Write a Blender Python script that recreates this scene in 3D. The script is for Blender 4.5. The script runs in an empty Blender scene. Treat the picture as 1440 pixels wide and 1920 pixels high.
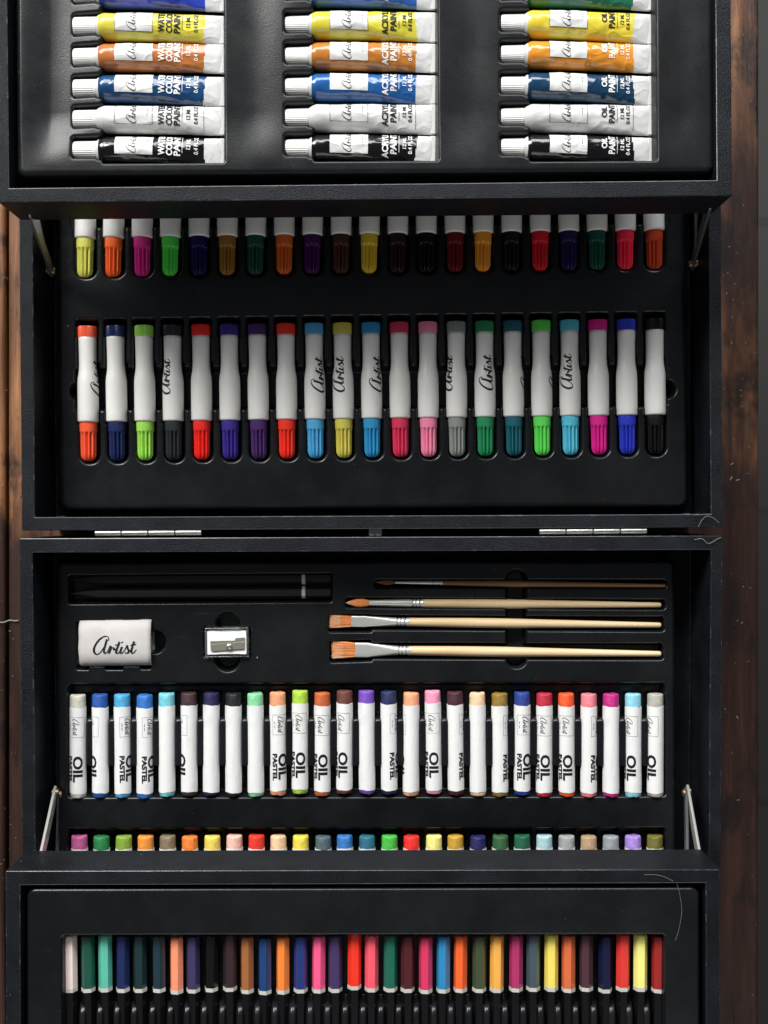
import bpy, bmesh, math, random
import numpy as np
from mathutils import Vector, noise

random.seed(7)
C = bpy.context.scene.collection
S = 0.001                      # everything below is written in millimetres
CAMZ, F = 620.0, 2240.0        # camera height above the table top (mm), focal length in photo pixels

# ------------------------------------------------------------------ camera, world, lamps
cam = bpy.data.objects.new('camera', bpy.data.cameras.new('camera')); C.objects.link(cam)
cam.location = (0, 0, CAMZ * S)
cam.data.sensor_fit = 'VERTICAL'; cam.data.sensor_height = 36; cam.data.lens = 36 * F / 1920
cam.data.clip_start = 0.01; cam.data.clip_end = 20
bpy.context.scene.camera = cam
w = bpy.data.worlds.new('World'); bpy.context.scene.world = w; w.use_nodes = True
w.node_tree.nodes['Background'].inputs[0].default_value = (0.86, 0.92, 1.0, 1)
w.node_tree.nodes['Background'].inputs[1].default_value = 0.125
def lamp(name, loc, target, sx, sy, power, col):
    d = bpy.data.lights.new(name, 'AREA'); d.shape = 'RECTANGLE'; d.size = sx; d.size_y = sy
    d.energy = power; d.color = col
    o = bpy.data.objects.new(name, d); C.objects.link(o); o.location = loc
    o.rotation_euler = (Vector(target) - Vector(loc)).to_track_quat('-Z', 'Y').to_euler()
    return o
lamp('tall_window_light', (-0.72, 0.98, 0.98), (0, 0.02, 0.05), 0.60, 0.55, 30, (1.0, 0.985, 0.95))
lamp('far_window_light', (0.12, 1.40, 0.95), (0, 0.0, 0.05), 1.3, 0.60, 32, (0.97, 0.985, 1.0))
lamp('added_fill_light', (0.10, -1.30, 0.95), (0, 0.10, 0.04), 1.2, 0.7, 5.2, (1.0, 0.965, 0.92))  # unseen fill lamp, added to brighten the marker tops shaded by the tray
vs = bpy.context.scene.view_settings
vs.view_transform = 'Standard'; vs.look = 'None'; vs.exposure = 0; vs.gamma = 1; vs.use_curve_mapping = False

# ------------------------------------------------------------------ measuring
def PX(px, z): return (px - 720.0) * (CAMZ - z) / F
def PY(py, z): return (960.0 - py) * (CAMZ - z) / F
def P(px, py, z): return (PX(px, z), PY(py, z), z)
def L(n, z): return n * (CAMZ - z) / F

# ------------------------------------------------------------------ materials
def srgb(h):
    c = [int(h[i:i+2], 16) / 255 for i in (0, 2, 4)]
    return tuple((x / 12.92 if x <= .04045 else ((x + .055) / 1.055) ** 2.4) for x in c)
class Mat:
    def __init__(s, name, base=(.5,.5,.5), rough=.5, metal=0, spec=.5, coat=0, trans=0, ior=1.45):
        s.m = bpy.data.materials.new(name); s.m.use_nodes = True; s.n = s.m.node_tree.nodes; s.l = s.m.node_tree.links
        s.b = s.n['Principled BSDF']; i = s.b.inputs
        i['Base Color'].default_value = (*base, 1); i['Roughness'].default_value = rough; i['Metallic'].default_value = metal
        i['Specular IOR Level'].default_value = spec; i['Coat Weight'].default_value = coat
        i['Transmission Weight'].default_value = trans; i['IOR'].default_value = ior
        s.tc = None; s.nrm = None
    def N(s, t, **kw):
        n = s.n.new(t)
        for k, v in kw.items(): setattr(n, k, v)
        return n
    def vec(s, scale=(1,1,1)):
        if not s.tc: s.tc = s.N('ShaderNodeTexCoord')
        mp = s.N('ShaderNodeMapping'); mp.inputs['Scale'].default_value = scale
        s.l.new(s.tc.outputs['Object'], mp.inputs['Vector']); return mp.outputs[0]
    def noise(s, scale, detail=3, stretch=(1,1,1), rough=.5, dist=0):
        n = s.N('ShaderNodeTexNoise'); n.inputs['Scale'].default_value = scale; n.inputs['Detail'].default_value = detail
        n.inputs['Roughness'].default_value = rough; n.inputs['Distortion'].default_value = dist
        s.l.new(s.vec(stretch), n.inputs['Vector']); return n.outputs['Fac']
    def ramp(s, fac, stops):
        r = s.N('ShaderNodeValToRGB'); e = r.color_ramp.elements
        while len(e) < len(stops): e.new(.5)
        for k, (p, c) in enumerate(stops):
            e[k].position = p; e[k].color = (*c, 1) if not isinstance(c, (int, float)) else (c, c, c, 1)
        s.l.new(fac, r.inputs[0]); return r.outputs[0]
    def mix(s, fac, a, b, mode='MIX'):
        m = s.N('ShaderNodeMix'); m.data_type = 'RGBA'; m.blend_type = mode
        for sock, v in ((m.inputs[0], fac), (m.inputs[6], a), (m.inputs[7], b)):
            if isinstance(v, (int, float)): sock.default_value = v
            elif isinstance(v, tuple): sock.default_value = (*v, 1)
            else: s.l.new(v, sock)
        return m.outputs[2]
    def math(s, op, a, b=0.0):
        m = s.N('ShaderNodeMath'); m.operation = op
        for sock, v in ((m.inputs[0], a), (m.inputs[1], b)):
            if isinstance(v, (int, float)): sock.default_value = v
            else: s.l.new(v, sock)
        return m.outputs[0]
    def color(s, out): s.l.new(out, s.b.inputs['Base Color']); return s
    def rough(s, out): s.l.new(out, s.b.inputs['Roughness']); return s
    def bump(s, h, strength=.3, dist=.0005):
        b = s.N('ShaderNodeBump'); b.inputs['Strength'].default_value = strength; b.inputs['Distance'].default_value = dist
        s.l.new(h, b.inputs['Height'])
        if s.nrm: s.l.new(s.nrm, b.inputs['Normal'])
        s.nrm = b.outputs[0]; s.l.new(s.nrm, s.b.inputs['Normal']); return s
    def specks(s, base, scale=220, size=.06, keep=.93, col=(.35,.36,.36)):
        """tiny pale dust grains, sparse"""
        v = s.N('ShaderNodeTexVoronoi'); v.inputs['Scale'].default_value = scale
        s.l.new(s.vec(), v.inputs['Vector'])
        near = s.math('LESS_THAN', v.outputs['Distance'], size)
        sep = s.N('ShaderNodeSeparateColor'); s.l.new(v.outputs['Color'], sep.inputs[0])
        some = s.math('GREATER_THAN', sep.outputs[0], keep)
        return s.mix(s.math('MULTIPLY', near, some), base, col)

def case_material(name, base, bump):
    m = Mat(name, base, .36, spec=.17)
    n = m.noise(1500, 3, rough=.7); n2 = m.noise(60, 3)
    c = m.mix(m.ramp(n2, [(.35, 0), (.7, 1)]), base, tuple(x * 1.7 + .002 for x in base))
    m.color(m.specks(c, 160, .05, .95, (.25, .26, .28)))
    m.rough(m.ramp(m.noise(35, 4), [(.3, .28), (.7, .44)]))
    m.bump(n, bump, .0005); return m.m
M = {}
M['case'] = case_material('black_leatherette', (.0046, .0058, .0080), .8)
def worn_material():
    m = Mat('worn_black_edge', (.02, .02, .024), .22, spec=.8)
    f = m.ramp(m.noise(150, 5, rough=.75), [(.52, 0), (.68, 1)])
    m.color(m.mix(f, (.010, .012, .016), (.075, .08, .085))); m.bump(m.noise(600, 3), .2, .0002); return m.m
M['worn_edge'] = worn_material()
def plastic_material(name, lo, hi, spec=.42):
    m = Mat(name, (.0085, .0095, .0115), .36, spec=spec)
    n = m.noise(30, 4, rough=.6)
    c = m.mix(m.ramp(n, [(.4, 0), (.75, 1)]), (.0052, .0058, .0068), (.0105, .0115, .0132))
    # long soft scuffs
    sc = m.ramp(m.noise(24, 5, (1, 7, 1), .6, 1.2), [(.70, 0), (.76, .35)])
    c = m.mix(sc, c, (.045, .05, .055))
    m.color(m.specks(m.specks(c, 130, .045, .92, (.22, .23, .24)), 420, .07, .90, (.07, .075, .08)))
    m.rough(m.ramp(m.noise(55, 5, rough=.65), [(.3, lo), (.7, hi)]))
    m.bump(m.noise(1500, 2), .16, .0003); m.bump(m.noise(18, 3), .35, .0016); return m.m
M['plastic'] = plastic_material('black_moulded_plastic', .20, .34)
M['plastic_satin'] = plastic_material('satin_black_plastic', .28, .40, .34)
def wood_material():
    m = Mat('worn_varnished_wood', (.1, .04, .02), .42)
    g = m.noise(70, 6, (1, .10, 1), .65, .6)
    g2 = m.noise(260, 4, (1, .05, 1), .6)
    dark = m.ramp(g, [(.30, (.016, .007, .0055)), (.55, (.045, .018, .012)), (.75, (.095, .036, .020))])
    pale = m.ramp(g, [(.28, (.055, .022, .010)), (.47, (.17, .070, .027)), (.58, (.27, .115, .045)), (.75, (.42, .20, .09))])
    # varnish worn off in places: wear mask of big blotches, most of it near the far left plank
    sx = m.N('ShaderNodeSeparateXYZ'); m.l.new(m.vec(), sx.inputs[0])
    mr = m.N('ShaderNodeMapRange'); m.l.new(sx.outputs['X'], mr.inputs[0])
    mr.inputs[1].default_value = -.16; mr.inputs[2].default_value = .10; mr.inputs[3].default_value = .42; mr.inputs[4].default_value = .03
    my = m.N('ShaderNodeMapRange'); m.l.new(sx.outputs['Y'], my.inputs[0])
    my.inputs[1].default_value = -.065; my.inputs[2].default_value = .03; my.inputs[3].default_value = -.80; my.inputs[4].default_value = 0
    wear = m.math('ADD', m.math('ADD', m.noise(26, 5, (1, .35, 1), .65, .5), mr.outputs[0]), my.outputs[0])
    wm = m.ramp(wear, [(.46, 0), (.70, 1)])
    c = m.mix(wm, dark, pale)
    blot = m.ramp(m.noise(48, 4, (1, .5, 1), .7), [(.52, 0), (.64, .85)])
    c = m.mix(blot, c, (.010, .006, .005))
    c = m.mix(m.ramp(g2, [(.35, .55), (.6, 0)]), c, (.02, .009, .006))
    m.color(m.specks(c, 150, .05, .98, (.32, .29, .26)))
    m.rough(m.ramp(g, [(.3, .35), (.7, .6)]))
    m.bump(g, .7, .0015); m.bump(g2, .7, .0008); m.bump(m.noise(900, 3, (1, .2, 1), .7), .4, .0003); return m.m
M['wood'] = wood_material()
def simple0(name, base, rough, metal):
    m = Mat(name, base, rough, metal); m.bump(m.noise(350, 4, (.15,1,1)), .35, .0003); return m.m
def metal_material(name, base, rough, scratch=.2):
    m = Mat(name, base, rough, 1)
    m.rough(m.ramp(m.noise(400, 4, (1, 1, 1), .6), [(.3, rough * .7), (.7, rough * 1.4)]))
    m.bump(m.noise(600, 3), scratch, .0002); return m.m
M['strut'] = Mat('zinc_plated_bar', (.22,.23,.23), .34, .8).m
M['ferrule'] = simple0('nickel_ferrule', (.72,.71,.67), .28, .6)
M['steel'] = metal_material('brushed_steel', (.36, .36, .34), .40)
M['chrome'] = metal_material('bright_metal', (.80, .79, .76), .25)
M['brass'] = metal_material('dull_brass', (.45, .34, .18), .4)
def simple(name, base, rough, bump=0, bs=500, coat=0, var=.12, vs_=120):
    m = Mat(name, base, rough, coat=coat)
    if var:
        m.color(m.mix(m.ramp(m.noise(vs_, 4), [(.3, 0), (.75, 1)]), tuple(x * (1 - var) for x in base), tuple(min(1, x * (1 + var)) for x in base)))
    if bump: m.bump(m.noise(bs, 3), bump, .0004)
    return m.m
M['ink'] = simple('black_ink', (.008, .008, .010), .5, var=0)
M['grey_ink'] = simple('grey_ink', (.12,.12,.12), .5, var=0)
M['white_ink'] = simple('white_ink', (.70, .70, .68), .45, var=0)
M['barrel'] = simple('white_glossy_plastic', (.80, .795, .77), .30, .12, 260, var=.03)
M['cap_white'] = simple('white_cap_plastic', (.64, .64, .62), .38, .05, 300, var=.03)
M['alu_white'] = simple('white_aluminium_tube', (.54, .54, .53), .24, .5, 120, var=.05)
M['label_white'] = simple('white_label', (.62, .615, .605), .32, .45, 110, var=.04)
M['eraser'] = simple('grey_eraser_rubber', (.35, .36, .34), .7, .2, 300)
M['card'] = simple('off_white_card', (.52, .495, .48), .75, .35, 220, var=.07, vs_=90)
M['bare_wood'] = None
def handle_wood(name, a, b):
    m = Mat(name, a, .45)
    g = m.noise(160, 5, (.08, 1, 1), .6, .4)
    m.color(m.mix(m.ramp(g, [(.3, 0), (.7, 1)]), a, b)); m.bump(m.noise(500, 3, (.05, 1, 1)), .3, .0003); return m.m
M['pale_wood'] = handle_wood('pale_birch_wood', (.60, .42, .22), (.76, .58, .36))
M['brown_wood'] = handle_wood('stained_brown_wood', (.20, .105, .045), (.30, .165, .075))
M['bristle'] = handle_wood('orange_nylon_bristle', (.74, .22, .05), (.88, .38, .11))
M['bristle_tip'] = handle_wood('pale_bristle_tip', (.72, .42, .24), (.85, .58, .38))
M['bristle_dark'] = handle_wood('dark_orange_bristle', (.34, .09, .02), (.45, .13, .035))
M['bristle_brown'] = handle_wood('brown_hair_bristle', (.10, .028, .012), (.20, .07, .03))
M['band'] = simple('silver_white_band', (.55, .54, .49), .4, .1, 400)
M['pencil_black'] = simple('black_pencil_lacquer', (.0045, .0045, .005), .24, .05, 300, var=0)
M['charcoal_black'] = simple('matt_black_pencil_paint', (.004, .004, .0045), .6, var=0)
M['clear'] = Mat('clear_plastic', (.85, .92, .90), .06, trans=.92, ior=1.46).m
M['dark_hole'] = simple('dark_recess', (.004, .004, .004), .8, var=0)
M['blade'] = simple0('oiled_steel_blade', (.24, .24, .19), .35, .4)
M['white_metal'] = simple('white_plastic_block', (.80, .79, .78), .35, .05, 300, var=.02)
M['lint'] = simple('pale_lint', (.30, .29, .27), .8, var=0)

_c = {}
def colour_mat(hexc, kind):
    k = (hexc, kind)
    if k not in _c:
        b = srgb(hexc); lu = .2*b[0]+.7*b[1]+.1*b[2]; b = tuple(min(.85, max(.003, (x*.90+lu*.07))) for x in b)
        if kind == 'cap': _c[k] = simple('coloured_cap_' + hexc, b, .34, .06, 400, var=.05)
        elif kind == 'wax':
            m = Mat('oil_pastel_' + hexc, b, .55)
            n = m.noise(420, 5, rough=.7)
            m.color(m.mix(m.ramp(n, [(.42, 0), (.72, 1)]), tuple(x * .82 for x in b), tuple(min(1, x * 1.12 + .012) for x in b)))
            m.bump(n, .45, .0009); _c[k] = m.m
        elif kind == 'wrap':
            m = Mat('paper_wrapper_' + hexc, (.75,.75,.74), .62)
            n = m.noise(130, 6, (1, .6, 1), .72, .4)
            f = m.ramp(n, [(.54, 0), (.78, .34)])
            c = m.mix(f, (.76, .76, .75), tuple(.25 + .5 * x for x in b))
            g = m.ramp(m.noise(500, 5, rough=.8), [(.66, 0), (.72, .4)])
            m.color(m.mix(g, c, tuple(.30 * x + .12 for x in b)))
            m.bump(m.noise(350, 4), .22, .0004); m.bump(m.ramp(m.noise(60, 3, (1, .4, 1), .5, 1.2), [(.475, 0), (.5, 1), (.525, 0)]), .22, .0002); _c[k] = m.m
        elif kind == 'lacquer': _c[k] = simple('pencil_lacquer_' + hexc, b, .26, .10, 300, coat=.5, var=.06)
        elif kind == 'foil': _c[k] = simple('painted_tube_' + hexc, b, .20, .45, 110, coat=.3, var=.06)
    return _c[k]

# ------------------------------------------------------------------ mesh helpers (millimetres in, metres out)
def mesh(name, verts, faces, mat, parent=None, loc=(0,0,0), smooth=False, mi=None, angle=None):
    me = bpy.data.meshes.new(name)
    me.from_pydata([(v[0]*S, v[1]*S, v[2]*S) for v in verts], [], faces)
    mats = mat if isinstance(mat, (list, tuple)) else [mat]
    for m in mats: me.materials.append(m)
    if mi: me.polygons.foreach_set('material_index', mi)
    if smooth:
        me.polygons.foreach_set('use_smooth', [True] * len(me.polygons))
        if angle: me.set_sharp_from_angle(angle=math.radians(angle))
    me.update()
    o = bpy.data.objects.new(name, me); C.objects.link(o)
    o.location = (loc[0]*S, loc[1]*S, loc[2]*S)
    if parent: o.parent = parent
    return o
def thing(name, label, cat, loc=(0,0,0), rz=0, group=None):
    o = bpy.data.objects.new(name, None); C.objects.link(o); o.empty_display_size = .01
    o.location = (loc[0]*S, loc[1]*S, loc[2]*S); o.rotation_euler = (0, 0, rz)
    o['label'] = label; o['category'] = cat
    if group: o['group'] = group
    return o
def copy_thing(root, loc, rz, label):
    r = root.copy(); C.objects.link(r); r.location = tuple(x*S for x in loc); r.rotation_euler = (0, 0, rz); r['label'] = label
    for ch in list(root.children):
        c = ch.copy(); C.objects.link(c); c.parent = r
        for g in list(ch.children):
            d = g.copy(); C.objects.link(d); d.parent = c
    return r
def part(root, name):
    return [c for c in root.children if c.name.split('.')[0] == name][0]
def set_mat(o, m, slot=0):
    o.material_slots[slot].link = 'OBJECT'; o.material_slots[slot].material = m

def bevel(o, w_, seg=2):
    b = o.modifiers.new('bevel', 'BEVEL'); b.width = w_*S; b.segments = seg; b.limit_method = 'ANGLE'; b.angle_limit = math.radians(35)
    o.data.polygons.foreach_set('use_smooth', [True]*len(o.data.polygons)); o.data.set_sharp_from_angle(angle=math.radians(35)); return o

def lathe(profile, nseg, mod=None, cap0=True, cap1=True, zc=0):
    """revolved about the Y axis; profile [(y, r)]; mod(y, angle) -> radius factor"""
    V, Fc = [], []
    for (y, r) in profile:
        for k in range(nseg):
            a = 2*math.pi*k/nseg; rr = r*(mod(y, a) if mod else 1)
            V.append((rr*math.sin(a), y, zc + rr*math.cos(a)))
    for i in range(len(profile)-1):
        for k in range(nseg):
            k2 = (k+1) % nseg
            Fc.append((i*nseg+k, i*nseg+k2, (i+1)*nseg+k2, (i+1)*nseg+k))
    if cap0: Fc.append(tuple(range(nseg-1, -1, -1)))
    if cap1: b = (len(profile)-1)*nseg; Fc.append(tuple(range(b, b+nseg)))
    return V, Fc

def boxv(x0, x1, y0, y1, z0, z1):
    V = [(x0,y0,z0),(x1,y0,z0),(x1,y1,z0),(x0,y1,z0),(x0,y0,z1),(x1,y0,z1),(x1,y1,z1),(x0,y1,z1)]
    return V, [(3,2,1,0),(4,5,6,7),(0,1,5,4),(1,2,6,5),(2,3,7,6),(3,0,4,7)]
def join(*vf):
    V, Fc = [], []
    for v, f in vf:
        b = len(V); V += list(v); Fc += [tuple(i+b for i in q) for q in f]
    return V, Fc

# ------------------------------------------------------------------ lettering
def catmull(pts, n=7):
    out = []
    p = [pts[0]] + list(pts) + [pts[-1]]
    for i in range(1, len(p)-2):
        for k in range(n):
            t = k/n; a, b, c, d = p[i-1], p[i], p[i+1], p[i+2]
            out.append(tuple(.5*((2*b[j]) + (-a[j]+c[j])*t + (2*a[j]-5*b[j]+4*c[j]-d[j])*t*t + (-a[j]+3*b[j]-3*c[j]+d[j])*t**3) for j in (0,1)))
    out.append(tuple(pts[-1])); return out
SCRIPT = [
 [(592,990),(590,955),(562,932),(520,938),(460,980),(410,1050),(388,1110),(400,1160),(435,1176),(480,1146),(525,1078),(566,985)],
 [(568,972),(545,1050),(526,1118),(530,1155),(552,1161),(580,1125),(606,1068)],
 [(606,1062),(622,1080),(612,1115),(588,1168)],
 [(600,1140),(618,1105),(645,1088),(664,1100),(662,1118),(690,1112),(716,1066)],
 [(738,1008),(712,1080),(692,1138),(698,1164),(722,1162),(746,1128),(768,1082)],
 [(678,1052),(742,1045)],
 [(772,1076),(754,1122),(748,1152),(764,1166),(790,1146),(815,1106),(842,1058)],
 [(770,1012),(776,1024)],
 [(842,1056),(846,1094),(862,1130),(850,1160),(822,1166),(812,1150)],
 [(853,1158),(882,1130),(908,1090)],
 [(938,1005),(914,1075),(898,1138),(907,1164),(930,1160),(967,1116)],
 [(888,1058),(967,1044)]]
def script_flat(length, weight=1.0):
    """the word Artist in a brush script, centred, baseline along +x"""
    V, Fc = [], []; k = length/580.0
    for st in SCRIPT:
        pts = [((x-675)*k, (1052-y)*k) for x, y in catmull(st)] if len(st) > 2 else [((x-675)*k, (1052-y)*k) for x, y in st]
        n = len(pts); b = len(V)
        for i, p in enumerate(pts):
            q0, q1 = pts[max(0, i-1)], pts[min(n-1, i+1)]
            dx, dy = q1[0]-q0[0], q1[1]-q0[1]; d = math.hypot(dx, dy) or 1; dx /= d; dy /= d
            wd = (9 + 14*max(0, -dy)**1.6)*k*weight
            if len(st) == 2: wd = 10*k*weight
            if st[0] == (770,1012): wd = 24*k*weight
            V += [(p[0]-dy*wd/2, p[1]+dx*wd/2), (p[0]+dy*wd/2, p[1]-dx*wd/2)]
        for i in range(n-1): Fc.append((b+2*i, b+2*i+1, b+2*i+3, b+2*i+2))
    return V, Fc
_tx = {}
def text_flat(s, wdt, hgt, bold=.03, step=.7):
    """block lettering scaled to wdt x hgt (mm), centred, cut into small faces so it can follow a curved surface"""
    key = (s, wdt, hgt, bold, step)
    if key in _tx: return _tx[key]
    cu = bpy.data.curves.new('t', 'FONT'); cu.body = s; cu.size = 1; cu.offset = bold; cu.resolution_u = 3; cu.fill_mode = 'FRONT'
    o = bpy.data.objects.new('t', cu); C.objects.link(o)
    me = bpy.data.meshes.new_from_object(o)
    bm = bmesh.new(); bm.from_mesh(me)
    xs = [v.co.x for v in bm.verts]; ys = [v.co.y for v in bm.verts]
    x0, x1, y0, y1 = min(xs), max(xs), min(ys), max(ys)
    for v in bm.verts:
        v.co.x = (v.co.x-(x0+x1)/2)/(x1-x0)*wdt; v.co.y = (v.co.y-(y0+y1)/2)/(y1-y0)*hgt; v.co.z = 0
    for ax, lo, hi in ((0, -wdt/2, wdt/2), (1, -hgt/2, hgt/2)):
        q = lo+step
        while q < hi:
            bmesh.ops.bisect_plane(bm, geom=bm.verts[:]+bm.edges[:]+bm.faces[:], plane_co=(q if ax == 0 else 0, q if ax == 1 else 0, 0), plane_no=(1,0,0) if ax == 0 else (0,1,0)); q += step
    bm.verts.index_update()
    V = [(v.co.x, v.co.y) for v in bm.verts]; Fc = [tuple(v.index for v in f.verts) for f in bm.faces]
    bm.free(); bpy.data.objects.remove(o); bpy.data.curves.remove(cu); bpy.data.meshes.remove(me)
    _tx[key] = (V, Fc); return _tx[key]
def rect_flat(x0, x1, y0, y1, step=.6):
    nx = max(1, int((x1-x0)/step)); ny = max(1, int((y1-y0)/step))
    V = [(x0+(x1-x0)*i/nx, y0+(y1-y0)*j/ny) for j in range(ny+1) for i in range(nx+1)]
    return V, [(j*(nx+1)+i, j*(nx+1)+i+1, (j+1)*(nx+1)+i+1, (j+1)*(nx+1)+i) for j in range(ny) for i in range(nx)]
def frame_flat(x0, x1, y0, y1, t):
    return join(rect_flat(x0, x1, y0, y0+t), rect_flat(x0, x1, y1-t, y1), rect_flat(x0, x0+t, y0+t, y1-t), rect_flat(x1-t, x1, y0+t, y1-t))
def shift(vf, dx, dy): return [(x+dx, y+dy) for x, y in vf[0]], vf[1]

# ------------------------------------------------------------------ vacuum formed inserts as height fields
def sdbox(X, Y, l, r, t, b, z, rad=0, ang=0):
    """signed distance to a rounded box given by its photo outline on height z"""
    x0, x1, y1, y0 = PX(l, z), PX(r, z), PY(t, z), PY(b, z)
    cx, cy, hx, hy = (x0+x1)/2, (y0+y1)/2, (x1-x0)/2, (y1-y0)/2
    if ang:
        ca, sa = math.cos(ang), math.sin(ang); x = (X-cx)*ca+(Y-cy)*sa; y = -(X-cx)*sa+(Y-cy)*ca
    else: x, y = X-cx, Y-cy
    rad = min(rad, hx, hy)
    qx, qy = np.abs(x)-hx+rad, np.abs(y)-hy+rad
    return np.hypot(np.maximum(qx, 0), np.maximum(qy, 0)) + np.minimum(np.maximum(qx, qy), 0) - rad
def sdcirc(X, Y, px, py, rpx, z): return np.hypot(X-PX(px, z), Y-PY(py, z)) - L(rpx, z)
def fall(s, r, slope):
    c = np.clip(s, 0, r)
    return -(r-np.sqrt(np.maximum(r*r-c*c, 0))) - np.maximum(s-r, 0)*slope
def carve(d, depth, r=1.1, slope=5):
    h = np.maximum(fall(r*.55-d, r, slope), -depth)
    return h
def smin(a, b, k):
    h = np.clip(.5+.5*(b-a)/k, 0, 1); return b*(1-h)+a*h-k*h*(1-h)
def umin(ds):
    m = ds[0]
    for d in ds[1:]: m = np.minimum(m, d)
    return m
def height_sheet(name, X, Y, Z, keep, mat, parent):
    ny, nx = X.shape
    idx = np.arange(nx*ny).reshape(ny, nx)
    k = keep[:-1,:-1] & keep[1:,:-1] & keep[:-1,1:] & keep[1:,1:]
    q = np.stack([idx[:-1,:-1], idx[:-1,1:], idx[1:,1:], idx[1:,:-1]], -1)[k]
    used = np.unique(q); rm = np.full(nx*ny, -1); rm[used] = np.arange(len(used)); q = rm[q]
    co = np.stack([X.ravel(), Y.ravel(), Z.ravel()], -1)[used]*S
    me = bpy.data.meshes.new(name); me.vertices.add(len(co)); me.vertices.foreach_set('co', co.astype(np.float32).ravel())
    me.loops.add(q.size); me.loops.foreach_set('vertex_index', q.astype(np.int32).ravel())
    me.polygons.add(len(q)); me.polygons.foreach_set('loop_start', np.arange(0, q.size, 4, dtype=np.int32))
    me.polygons.foreach_set('use_smooth', np.ones(len(q), dtype=bool))
    me.update(calc_edges=True); me.validate(); me.materials.append(mat)
    o = bpy.data.objects.new(name, me); C.objects.link(o); o.parent = parent; return o
def grid(x0, x1, y0, y1, res):
    return np.meshgrid(np.arange(x0, x1, res), np.arange(y0, y1, res))
def wav(X, Y, sc, seed):
    rs = np.random.RandomState(seed); h = np.zeros_like(X)
    for k in range(7):
        a = rs.uniform(0, 6.28); f = rs.uniform(.6, 1.6)/sc; h += np.sin((X*math.cos(a)+Y*math.sin(a))*f*6.28+rs.uniform(0, 6.28))/(1+.4*k)
    return h/3

# ================================================================== THE SETTING
V, Fc = boxv(-2500, 2500, -2500, 2500, -760, -740)
m = Mat('grey_floor_tiles', (.13, .13, .115), .55)
br = m.N('ShaderNodeTexBrick'); br.offset = 0; br.inputs['Scale'].default_value = 1
br.inputs['Color1'].default_value = (.028, .028, .026, 1); br.inputs['Color2'].default_value = (.034, .034, .032, 1); br.inputs['Mortar'].default_value = (.018, .018, .017, 1)
br.inputs['Mortar Size'].default_value = .006; br.inputs['Brick Width'].default_value = .33; br.inputs['Row Height'].default_value = .33
m.l.new(m.vec(), br.inputs['Vector'])
m.color(m.mix(m.ramp(m.noise(8, 5), [(.3, 0), (.7, .5)]), br.outputs[0], (.022, .022, .021)))
fl = mesh('floor', V, Fc, m.m); fl['kind'] = 'structure'

# table: two planks with a worn joint between them at the far left
edge = PX(1424, 0)
tb = join(boxv(-195.2, edge, -480, 480, -32, 0), boxv(-330, -196.6, -480, 480, -32, -.5), boxv(-320, edge-12, -470, 470, -60, -32.5))
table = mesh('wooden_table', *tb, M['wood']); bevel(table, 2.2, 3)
table['label'] = 'dark worn wooden table top with scuffed varnish under the open art case'; table['category'] = 'table'

# ================================================================== THE CASE
case = thing('art_case', 'black two-part wooden art case hinged open with two raised trays', 'art case', (0, 0, 0))
def open_box(name, out, inn, ztop, zbot, zfloor, mat, parent, bev=.45):
    """walls and floor as one solid; out/inn are four (x, y) corners counter-clockwise"""
    V = [(*p, zbot) for p in out] + [(*p, ztop) for p in out] + [(*p, ztop) for p in inn] + [(*p, zfloor) for p in inn]
    Fc = [(3,2,1,0), (12,13,14,15)]
    for k in range(4):
        j = (k+1) % 4
        Fc += [(k,j,4+j,4+k), (4+k,4+j,8+j,8+k), (8+k,8+j,12+j,12+k)]
    o = bevel(mesh(name, V, Fc, [mat, M['worn_edge']], parent), bev, 3); o.modifiers['bevel'].material = 1
    return o
def quad(lb, rb, rt, lt, z): return [(PX(p[0], z), PY(p[1], z)) for p in (lb, rb, rt, lt)]
ZR = 60
upper = open_box('case_half', quad((41,995),(1355,989),(1351,195),(34,200), ZR), quad((65,970),(1333,964),(1328,222),(60,226), ZR), ZR, 2, 24, M['case'], case)
lower = open_box('case_half', quad((44,1812),(1350,1808),(1355,1004),(36,1009), ZR), quad((68,1788),(1328,1785),(1333,1031),(61,1036), ZR), ZR, 2, 24, M['case'], case)
ZT = 120
top_tray = open_box('raised_tray', quad((-3,380),(1373,367),(1367,-450),(-12,-440), ZT), quad((17,352.5),(1344,337.5),(1339,-425),(9,-415), ZT), ZT, 90, 93, M['case'], case)
bot_tray = open_box('raised_tray', quad((14,2450),(1352,2450),(1350,1630),(10,1633), ZT), quad((40,2425),(1325,2425),(1323,1656),(38,1660), ZT), ZT, 90, 93, M['case'], case)

for par, x0, x1, y in ((upper, 37, 64, 932), (lower, 38, 62, 1078), (upper, 1334, 1354, 928), (lower, 1333, 1354, 1070)):
    a_, b_ = PX(x0, ZR), PX(x1, ZR); yy = PY(y, ZR)
    mesh('corner_joint', *boxv(a_, b_, yy-.16, yy+.16, ZR-1, ZR+.04), M['dark_hole'], par)

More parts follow.
